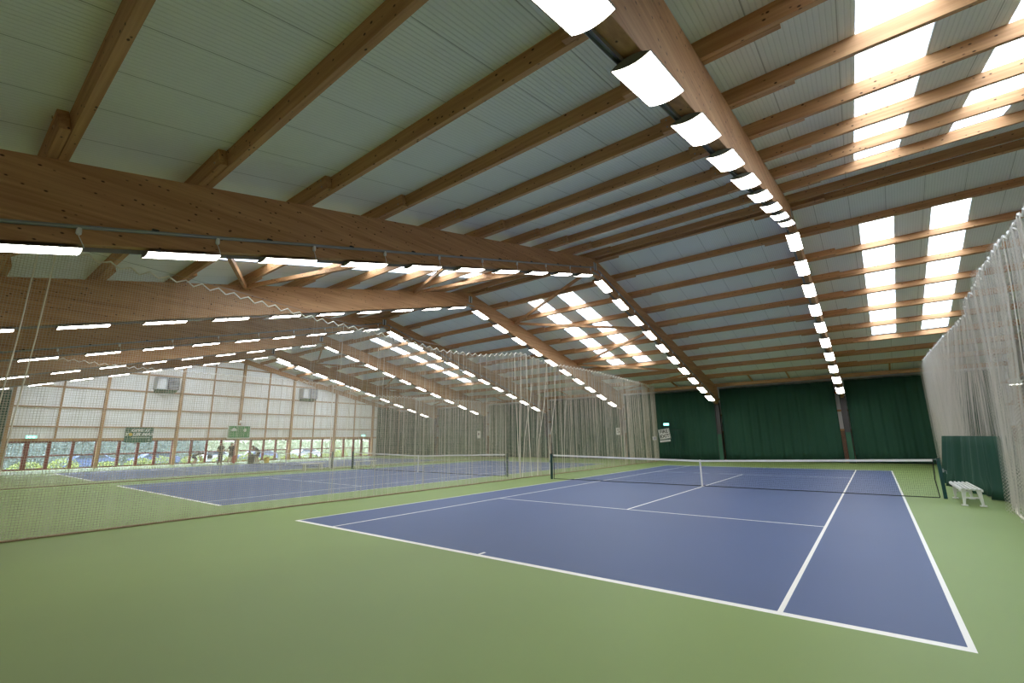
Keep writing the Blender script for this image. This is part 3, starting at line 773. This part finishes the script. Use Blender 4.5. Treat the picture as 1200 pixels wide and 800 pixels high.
e = empty('notice_board', (XG+.32, 12.68, 2.72)); tag(e, 'bright green board with white frame and round white logo on the gable wall', 'board')
b = MB(); b.box((0, 0, 0), (.05, 1.98, 1.22)); lab(b.build('frame', M['signw'], e, bev=.01), 'white frame')
b = MB(); b.box((.028, 0, 0), (.01, 1.82, 1.08)); b.build('panel', M['board'], e)
b = MB(); b.prism([(-.78, .15), (-.62, .25), (-.45, .38), (-.28, .25), (-.12, .15), (-.3, .08), (-.6, .08)], 0, .034, .04); b.build('white_emblem', M['signw'], e)
b = MB(); b.lathe([(0, .006), (.13, .004), (.15, 0)], (0, 0, 0), 18); b.build('round_emblem', M['signw'], e, loc=(.034, .5, .16), rot=(0, H, 0))
b = MB()
for q in (-.14, -.28, -.38): b.box((.036, -.45, q), (.006, .7, .05))
b.box((.036, .45, -.2), (.006, .55, .04)); b.build('print_lines', plain('faded_print', (.18, .42, .2), .5), e)
e = empty('wall_spotlight', (XG+.30, 12.72, 3.62)); tag(e, 'small white fitting on the gable post above the green board', 'wall fitting')
b = MB(); b.box((0, 0, .06), (.1, .1, .2)); b.build('bracket', M['plastic'], e); b = MB(); b.lathe([(.04, .05), (.14, .0), (.17, -.08), (.12, -.12), (0, -.13)], (.1, 0, 0), 12); b.build('head', M['plastic'], e)
for yy, zz, lb in ((-.75, 2.32, 'lit green exit light over the doors at the gable wall\'s left end'), (26.1, 2.36, 'lit green exit light over the doors at the gable wall\'s right end')):
    e = empty('exit_light', (XG+.2, yy, zz)); tag(e, lb, 'exit light')
    b = MB(); b.box((0, 0, 0), (.08, .62, .24)); b.build('case', M['plastic'], e, bev=.01); b = MB(); b.box((.045, 0, 0), (.01, .54, .18)); b.build('panel', M['exit'], e)
    b = MB(); b.box((.053, -.12, 0), (.004, .12, .12)); b.prism([(.02, .03), (.12, .03), (.12, .07), (.2, 0), (.12, -.07), (.12, -.03), (.02, -.03)], 0, .051, .055); b.build('pictogram', M['exitw'], e)
def heater(y, label):
    e = empty('unit_heater', (XG+.12, y, 6.62)); tag(e, label, 'heater', 'unit heaters on the gable wall')
    b = MB(); b.box2((.0, -.80, -.48), (.78, .78, .55)); lab(b.build('casing', M['grey'], e, bev=.015), 'pale grey casing')
    b = MB(); b.box2((.78, .0, -.46), (.84, .80, .53)); 
    for k in range(9): b.box2((.84, .05, -.40+k*.10), (.87, .75, -.36+k*.10), 1)
    lab(b.build('grille', [M['dgrey'], M['grey']], e), 'dark louvred grille')
    b = MB(); b.box2((.78, -.80, -.48), (.95, -.74, .55)); b.box2((.78, -.14, -.48), (.95, -.08, .55)); b.box2((.78, -.74, .49), (.95, -.14, .55)); b.box2((.78, -.74, -.48), (.95, -.14, -.42)); b.box2((.78, -.74, -.42), (.80, -.14, .49), 1)
    lab(b.build('outlet', [M['grey'], M['plastic']], e), 'white outlet frame')
    b = MB(); b.prism([(0, -.50), (.9, -.50), (.62, -.66), (0, -.72)], 1, -.7, .7); lab(b.build('bracket', M['pad'], e), 'green-grey support tray')
heater(6.55, 'grey unit heater high on the gable wall above the green banner'); heater(18.95, 'grey unit heater high on the gable wall right of the ridge')
e = empty('floodlight', (XW-.45, 27.5, 4.2)); tag(e, 'small bright floodlight seen through the net at the right edge', 'floodlight')
b = MB(); b.prism([(-.22, -.12), (.22, -.12), (.14, .16), (-.14, .16)], 1, -.25, .25); b.box((.28, 0, .05), (.34, .06, .06)); b.build('housing', M['plastic'], e); b = MB(); b.box((-.02, 0, -.125), (.36, .44, .01)); b.build('lens', M['diff'], e)

# ---------------------------------------------------------------- people by the gable windows
def skinned(name, verts, edges, rad, mat, parent, root=0, sub=1):
    me = bpy.data.meshes.new(name); me.from_pydata(verts, edges, []); me.materials.append(mat)
    o = bpy.data.objects.new(name, me); C.objects.link(o); o.parent = parent
    sk = o.modifiers.new('skin', 'SKIN'); sk.use_smooth_shade = True
    if not me.skin_vertices: me.attributes
    return o, rad, root, sub
PEOPLE = []
def make_skin(o, rad, root, sub):
    bpy.context.view_layer.objects.active = o
    me = o.data; sv = me.skin_vertices[0].data
    for i, q in enumerate(rad):
        q = q if isinstance(q, tuple) else (q, q); sv[i].radius = q
        sv[i].use_root = (i == root)
    if sub: ms = o.modifiers.new('sub', 'SUBSURF'); ms.levels = sub; ms.render_levels = sub
def person(loc, face, J, label, top, legs, hair, long_trousers=True, sleeves='short'):
    """J: joint name -> (x side, y forward, z up) in metres"""
    e = empty('person', loc, (0, 0, face)); tag(e, label, 'person', 'people by the gable windows')
    V = []; E_ = []; Rr = []; ix = {}
    def add(n, p, r_, par=None):
        ix[n] = len(V); V.append(p); Rr.append(r_)
        if par: E_.append((ix[par], ix[n]))
    def mix(a, b_, q): return tuple(a[i]+(b_[i]-a[i])*q for i in range(3))
    add('pelvis', J['pelvis'], (.15, .11)); add('waist', mix(J['pelvis'], J['chest'], .5), (.125, .095), 'pelvis'); add('chest', J['chest'], (.155, .11), 'waist')
    add('neck', J['neck'], .055, 'chest'); hd = Vector(J['head']); nk = Vector(J['neck']); d = (hd-nk).normalized()
    fw = Vector(J.get('look', (0, 1, 0)))
    add('jaw', tuple(nk+d*.08+fw*.02), .07, 'neck'); add('skull', tuple(hd), (.083, .095), 'jaw'); add('crown', tuple(hd+d*.07), .06, 'skull')
    add('nose', tuple(hd+fw*.10-d*.015), .014, 'skull')
    for s, t in ((-1, 'l'), (1, 'r')):
        add('ear'+t, tuple(hd+Vector((s*.09, 0, -.0))), .018, 'skull')
        add('sh'+t, J['sh'+t], .062, 'chest'); add('el'+t, J['el'+t], .042, 'sh'+t); add('wr'+t, J['wr'+t], .027, 'el'+t)
        w_ = Vector(J['wr'+t]); ad_ = (w_-Vector(J['el'+t])).normalized(); sd = ad_.cross(Vector((0, 0, 1)))
        sd = sd.normalized() if sd.length > .1 else Vector((0, 1, 0))
        add('palm'+t, tuple(w_+ad_*.07), (.032, .018), 'wr'+t)
        for k in range(4):
            o_ = sd*(-.028+.019*k); L_ = (.062, .072, .068, .05)[k]
            add('f%d%s' % (k, t), tuple(w_+ad_*.10+o_), .0085, 'palm'+t); add('g%d%s' % (k, t), tuple(w_+ad_*(.10+L_)+o_+Vector((0, 0, -.02))), .007, 'f%d%s' % (k, t))
        add('t0'+t, tuple(w_+ad_*.05+sd*-.05), .010, 'wr'+t); add('t1'+t, tuple(w_+ad_*.09+sd*-.06), .008, 't0'+t)
        add('hip'+t, J['hip'+t], .09, 'pelvis'); add('kn'+t, J['kn'+t], .058, 'hip'+t); add('calf'+t, mix(J['kn'+t], J['an'+t], .35), .056, 'kn'+t)
        add('an'+t, J['an'+t], .036, 'calf'+t); a = Vector(J['an'+t]); add('toe'+t, tuple(a+Vector((s*.02, .15, -.05))), .032, 'an'+t)
    o, *_ = skinned('body', V, E_, Rr, M['skin'], e); PEOPLE.append((o, Rr, 0, 1))
    # clothes follow the same joints with larger radii
    def wear(name, names, rr, edges, mat, root=0):
        vs = [n if isinstance(n, tuple) else J2(n) for n in names]
        o, *_ = skinned(name, vs, edges, rr, mat, e); PEOPLE.append((o, rr, root, 1))
    def J2(n): return V[ix[n]]
    wear('shirt', ['pelvis', 'waist', 'chest', 'shl', 'shr', mix(J['shl'], J['ell'], .6), mix(J['shr'], J['elr'], .6), mix(J['chest'], J['neck'], .55)],
         [(.185, .150), (.175, .145), (.20, .16), .095, .095, .066, .066, .10], [(0, 1), (1, 2), (2, 3), (2, 4), (3, 5), (4, 6), (2, 7)], top)
    q = .97 if long_trousers else .55
    ends = [mix(J['kn'+t], J['an'+t], .93) if long_trousers else mix(J['hip'+t], J['kn'+t], .8) for t in 'lr']
    kn = [J['kn'+t] if long_trousers else mix(J['hip'+t], J['kn'+t], .5) for t in 'lr']
    wear('trousers' if long_trousers else 'shorts', ['pelvis', 'hipl', 'hipr', kn[0], kn[1], ends[0], ends[1], mix(J['pelvis'], J['chest'], .35)],
         [(.165, .13), .105, .105, .075 if long_trousers else .098, .075 if long_trousers else .098, .06 if long_trousers else .095, .06 if long_trousers else .095, (.165, .13)], [(0, 1), (0, 2), (1, 3), (2, 4), (3, 5), (4, 6), (0, 7)], legs)
    for t in 'lr':
        b = MB(); a = Vector(J['an'+t]); b.prism([(-.09, 0), (.19, 0), (.2, .04), (.08, .08), (.03, .11), (-.08, .11)], 0, -.045, .045)
        b.build('shoe', M['signw'] if not long_trousers else M['black'], e, bev=.012, loc=(a.x, a.y, a.z-.085))
    b = MB(); sx = fw.cross(d).normalized()
    for s_ in (-1, 1): b.box(tuple(hd+fw*.088+sx*.032*s_+d*.012), (.018, .018, .012))
    lab(b.build('eyes', M['black'], e, bev=.003), 'dark eyes')
    b = MB(); b.box(tuple(hd+fw*.085-d*.05), (.035, .012, .008)); b.build('mouth', M['redp'], e)
    b = MB(); b.lathe([(.0, .105), (.05, .095), (.085, .06), (.098, .01), (.096, -.04), (.085, -.075)], (0, 0, 0), 14)
    o = b.build('hair', hair, e, smooth=True, loc=tuple(hd-fw*.022+d*.012)); o.rotation_euler = Vector((0, 0, 1)).rotation_difference(d+(-fw)*.35).to_euler()
STAND = dict(pelvis=(0, 0, .93), chest=(0, .0, 1.28), neck=(0, .01, 1.47), head=(0, .03, 1.62), shl=(-.18, 0, 1.40), shr=(.18, 0, 1.40), hipl=(-.09, 0, .88), hipr=(.09, 0, .88),
             knl=(-.11, .02, .48), knr=(.11, .03, .48), anl=(-.13, -.02, .085), anr=(.14, -.02, .085), ell=(-.26, -.02, 1.13), elr=(.26, -.02, 1.13), wrl=(-.22, .16, .98), wrr=(.22, .16, .98))
A_ = dict(STAND); A_.update(ell=(-.25, .10, 1.12), elr=(.27, .06, 1.12), wrl=(-.05, .27, 1.10), wrr=(.08, .27, 1.06), head=(0, .10, 1.60), chest=(0, .04, 1.28), look=(0, .9, -.4))
B_ = dict(STAND); B_.update(ell=(-.33, -.05, 1.18), elr=(.35, -.02, 1.16), wrl=(-.18, .10, 1.02), wrr=(.20, .10, 1.00), knl=(-.08, .06, .47))
C_ = dict(STAND); C_.update(pelvis=(0, -.12, .90), chest=(0, .14, 1.17), neck=(0, .28, 1.30), head=(0, .40, 1.38), shl=(-.18, .20, 1.26), shr=(.18, .20, 1.26), hipl=(-.09, -.12, .85), hipr=(.09, -.12, .85),
          ell=(-.17, .40, 1.10), elr=(.17, .42, 1.10), wrl=(-.08, .62, 1.10), wrr=(.06, .62, 1.10), knl=(-.11, -.02, .47), knr=(.12, .05, .47), anl=(-.13, -.15, .085), anr=(.13, .0, .085))
D_ = dict(STAND); D_.update(pelvis=(0, -.10, .72), chest=(0, .28, .92), neck=(0, .46, .93), head=(0, .60, .88), shl=(-.18, .36, .92), shr=(.18, .36, .92), hipl=(-.09, -.08, .68), hipr=(.09, -.08, .68),
          ell=(-.2, .42, .66), elr=(.2, .42, .66), wrl=(-.1, .50, .42), wrr=(.12, .50, .42), knl=(-.13, .16, .42), knr=(.15, .18, .42), anl=(-.13, -.05, .085), anr=(.15, -.02, .085), look=(0, .6, -.8))
person((-34.2, 8.75, 0), math.radians(0), D_, 'person in a grey top bending low over the floor by the gable windows', M['dgrey'], M['jeans'], M['hair'], False)
person((-33.4, 10.40, 0), math.radians(-100), A_, 'standing person in dark top and long trousers, left of the pair by the windows', M['blackcloth'], M['jeans'], M['hairl'], True)
person((-33.1, 11.10, 0), math.radians(-80), B_, 'standing person in black shirt and shorts beside the red bin', M['blackcloth'], M['blackcloth'], M['hair'], False)
person((-31.6, 12.6, 0), math.radians(180), C_, 'person in navy top leaning forward onto the far net post', M['navy'], M['blackcloth'], M['hair'], False)
for o, Rr, root, sub in PEOPLE:
    if not o.data.skin_vertices:
        bpy.context.view_layer.objects.active = o; o.select_set(True)
        bpy.ops.object.modifier_remove(modifier='skin'); bpy.ops.object.modifier_add(type='SKIN'); o.select_set(False)
    o.modifiers[0].use_smooth_shade = True
    make_skin(o, Rr, root, sub)

def bin_(name, loc, r0, r1, h, mat, label, cat):
    e = empty(name, loc); tag(e, label, cat)
    b = MB(); b.lathe([(0, 0), (r0, 0), (r1, h), (r1+.02, h), (r1+.02, h+.03), (r1-.015, h+.03), (r0-.02, .02), (0, .02)], (0, 0, 0), 18); b.build('body', mat, e)
    b = MB(); b.tube([(r1*math.cos(t)*1.0, 0, h+r1*math.sin(t)) for t in [math.pi*k/8 for k in range(9)]], .01, 5); b.build('handle', M['steel'], e)
bin_('waste_bin', (-33.4, 11.45, 0), .16, .2, .62, M['redp'], 'red bin beside the window post', 'bin')
bin_('ball_basket', (-31.9, 12.35, 0), .17, .22, .72, M['dgrey'], 'dark grey ball basket under the leaning person', 'basket')
bin_('bucket', (-31.8, 13.55, 0), .19, .22, .42, M['yellow'], 'yellow bucket on the floor right of the leaning person', 'bucket')
e = empty('sports_bag', (-33.6, 13.4, 0)); tag(e, 'blue and white bag standing by the window', 'bag')
b = MB(); b.box((0, 0, .3), (.25, .36, .6)); b.build('body', M['signw'], e, bev=.05); b = MB(); b.box((.02, 0, .5), (.24, .37, .2)); b.build('blue_pocket', M['blue_s'], e, bev=.03); b = MB(); b.tube([(0, -.08, .6), (0, -.05, .7), (0, .05, .7), (0, .08, .6)], .012, 5); b.build('handle', M['black'], e)
e = empty('stool', (-33.8, 9.75, 0)); tag(e, 'white stool by the window left of the standing pair', 'stool')
b = MB(); b.lathe([(0, .46), (.19, .46), (.2, .44), (.19, .42), (0, .42)], (0, 0, 0), 16); b.build('seat', M['signw'], e)
for k in range(4):
    a = math.pi/4+k*math.pi/2; b = MB(); b.tube([(.12*math.cos(a), .12*math.sin(a), .42), (.18*math.cos(a), .18*math.sin(a), 0)], .015, 6); b.build('leg', M['signw'], e)
e = empty('rucksack', (-33.8, 9.75, .46)); tag(e, 'dark blue rucksack lying on the white stool', 'bag')
b = MB(); b.box((0, 0, .16), (.24, .34, .32)); b.build('body', M['jeans'], e, bev=.06); b = MB(); b.box((.13, 0, .12), (.06, .22, .16)); b.build('pocket', M['navy'], e, bev=.02)

# ---------------------------------------------------------------- outside the gable windows
GZ = -.6
b = MB(); b.box2((-160, -70, -.8), (XG-.25, 110, GZ)); struct(b.build('ground', M['grass']))
b = MB(); b.box2((-54, -60, GZ), (-41, 100, GZ+.02)); struct(b.build('road', M['tarmac']))
def leafball(b, c, R3, n, size, rng):
    for _ in range(n):
        while True:
            v = Vector((rng.uniform(-1, 1), rng.uniform(-1, 1), rng.uniform(-1, 1)))
            if .3 < v.length < 1: break
        v = v.normalized()*(v.length**.4); q = 1+.25*noise.noise(v*2.3+Vector(c)*.3)
        p = Vector((v.x*R3[0], v.y*R3[1], v.z*R3[2]))*q+Vector(c)
        a = Vector((rng.gauss(0, 1), rng.gauss(0, 1), rng.gauss(0, 1))).normalized()*size; d = a.cross(Vector((rng.gauss(0, 1), rng.gauss(0, 1), rng.gauss(0, 1)))).normalized()*size*.6
        b.add([p-a, p-d, p+a, p+d], [(0, 1, 2, 3)])
rng = random.Random(5)
for k in range(15):
    y = -2.6+k*2.15+rng.uniform(-.3, .3); x = -38.4+.5*(k%2)*-1; h = rng.uniform(.95, 1.3)
    e = empty('garden_bush', (x, y, GZ)); tag(e, 'low leafy bush outside the gable windows, %s from the left' % (ORD+['thirteenth', 'fourteenth', 'fifteenth'])[k], 'bush', 'low bushes outside the gable windows')
    b = MB(); leafball(b, (0, 0, h*.55), (.5, .95, h*.5), 800, .07, rng); b.build('leaves', M['leaf3'], e)
    b = MB()
    for q in range(4): b.tube([(rng.uniform(-.2, .2), rng.uniform(-.3, .3), 0), (rng.uniform(-.3, .3), rng.uniform(-.6, .6), h*.7)], .012, 5)
    b.build('stems', M['bark'], e)
def tree(x, y, h, label, mat):
    e = empty('tree', (x, y, GZ)); tag(e, label, 'tree', 'trees outside the gable windows')
    b = MB(); b.tube([(0, 0, 0), (.1, 0, h*.3), (0, .1, h*.7)], [.22, .16, .06], 8)
    for q in range(4): a = q*1.6; b.tube([(.05, 0, h*.3), (math.cos(a)*h*.15, math.sin(a)*h*.15, h*.55)], [.09, .03], 6)
    b.build('trunk', M['bark'], e)
    b = MB(); leafball(b, (0, 0, h*.52), (h*.33, h*.33, h*.46), 2600, .17, rng); b.build('crown', mat, e)
for k, (x, y, h, lt) in enumerate([(-61, -12, 7, 0), (-66, -6, 8, 0), (-61, 1, 7, 0), (-67, 7, 8, 0), (-61, 13, 7, 0), (-68, 20, 8, 1), (-62, 26.5, 6, 1), (-68, 33, 7, 1), (-61, 40, 6, 1), (-67, 48, 8, 1), (-62, 57, 8, 0)]):
    tree(x, y, h, '%s leafy tree beyond the gable windows, %s from the left' % ('light green' if lt else 'dark green', ORD[k]), M['leaf2'] if lt else M['leaf'])
def car(x, y, rot, mat, label):
    e = empty('car', (x, y, GZ+.02), (0, 0, rot)); tag(e, label, 'car', 'cars parked outside the gable windows')
    b = MB(); b.prism([(-2.1, .35), (-2.1, .8), (-1.9, .92), (-1.3, .98), (-.7, 1.42), (.9, 1.44), (1.6, 1.0), (2.05, .9), (2.12, .4), (1.9, .28), (-1.9, .28)], 0, -.86, .86); b.build('body', mat, e, bev=.05)
    b = MB()
    for s in (-1, 1): b.prism([(-1.15, 1.0), (-.65, 1.36), (.85, 1.38), (1.4, 1.02)], 0, s*.862, s*.875)
    b.build('side_windows', M['carglass'], e)
    for xx in (-.86, .86):
        for yy in (-1.3, 1.35):
            b = MB(); b.lathe([(0, -.1), (.31, -.1), (.33, -.06), (.33, .06), (.31, .1), (0, .1)], (0, 0, 0), 18); b.build('wheel', M['tyre'], e, loc=(xx*.93, yy, .33), rot=(0, H, 0))
car(-46, -4.6, .2, M['carw'], 'white car parked outside the gable wall\'s left doors')
for k, (y, m_, c_) in enumerate([(3.4, 'carb', 'blue'), (8.7, 'carb', 'blue'), (14.0, 'carw', 'white'), (19.2, 'carb', 'blue'), (25, 'carw', 'white')]):
    car(-50, y+1.5, .05*k, M[m_], '%s car parked outside the gable windows, %s from the left' % (c_, ORD[k+1]))
def house(x, y, w_, d_, h, label):
    e = empty('house', (x, y, GZ)); tag(e, label, 'house', 'houses beyond the gable windows')
    b = MB(); b.box2((-d_/2, -w_/2, 0), (d_/2, w_/2, h)); b.build('walls', M['render_'], e)
    b = MB(); b.prism([(-d_/2-.3, h), (0, h+2.4), (d_/2+.3, h)], 1, -w_/2-.3, w_/2+.3); b.build('roof', M['tiles'], e)
    for yy in (-w_*.3, 0, w_*.3):
        for zz in (1.5, 4.0): b = MB(); b.box((d_/2+.02, yy, zz), (.06, 1.1, 1.2)); b.box((d_/2+.06, yy, zz), (.04, .05, 1.2), None, 1); b.build('window', [M['carglass'], M['signw']], e)
house(-84, 30, 10, 8, 5.4, 'pale rendered house with red roof behind the trees'); house(-84, 47, 12, 8, 5.4, 'second pale house farther right behind the trees')

def hedge(y0, y1, x, h, mat, label):
    e = empty('hedge', (x, (y0+y1)/2, GZ)); tag(e, label, 'hedge', 'hedges beyond the parked cars')
    b = MB(); ln = y1-y0; b.box((0, 0, h*.45), (.9, ln, h*.9))
    for _ in range(int(ln*160)):
        p = Vector((rng.uniform(.4, .75), rng.uniform(-ln/2, ln/2), rng.uniform(0, h))) if rng.random() < .7 else Vector((rng.uniform(-.6, .6), rng.uniform(-ln/2, ln/2), h*.9+rng.uniform(-.05, .25)))
        a = Vector((rng.gauss(0, 1), rng.gauss(0, 1), rng.gauss(0, 1))).normalized()*.13; d = a.cross(Vector((rng.gauss(0, 1), rng.gauss(0, 1), rng.gauss(0, 1)))).normalized()*.09
        b.add([p-a, p-d, p+a, p+d], [(0, 1, 2, 3)])
    b.build('leaves', mat, e)
hedge(-16, 17, -57, 3.4, M['leaf'], 'long dark hedge beyond the cars at the left of the gable windows')
hedge(18, 62, -57, 2.5, M['leaf2'], 'long light green hedge beyond the cars at the right of the gable windows')
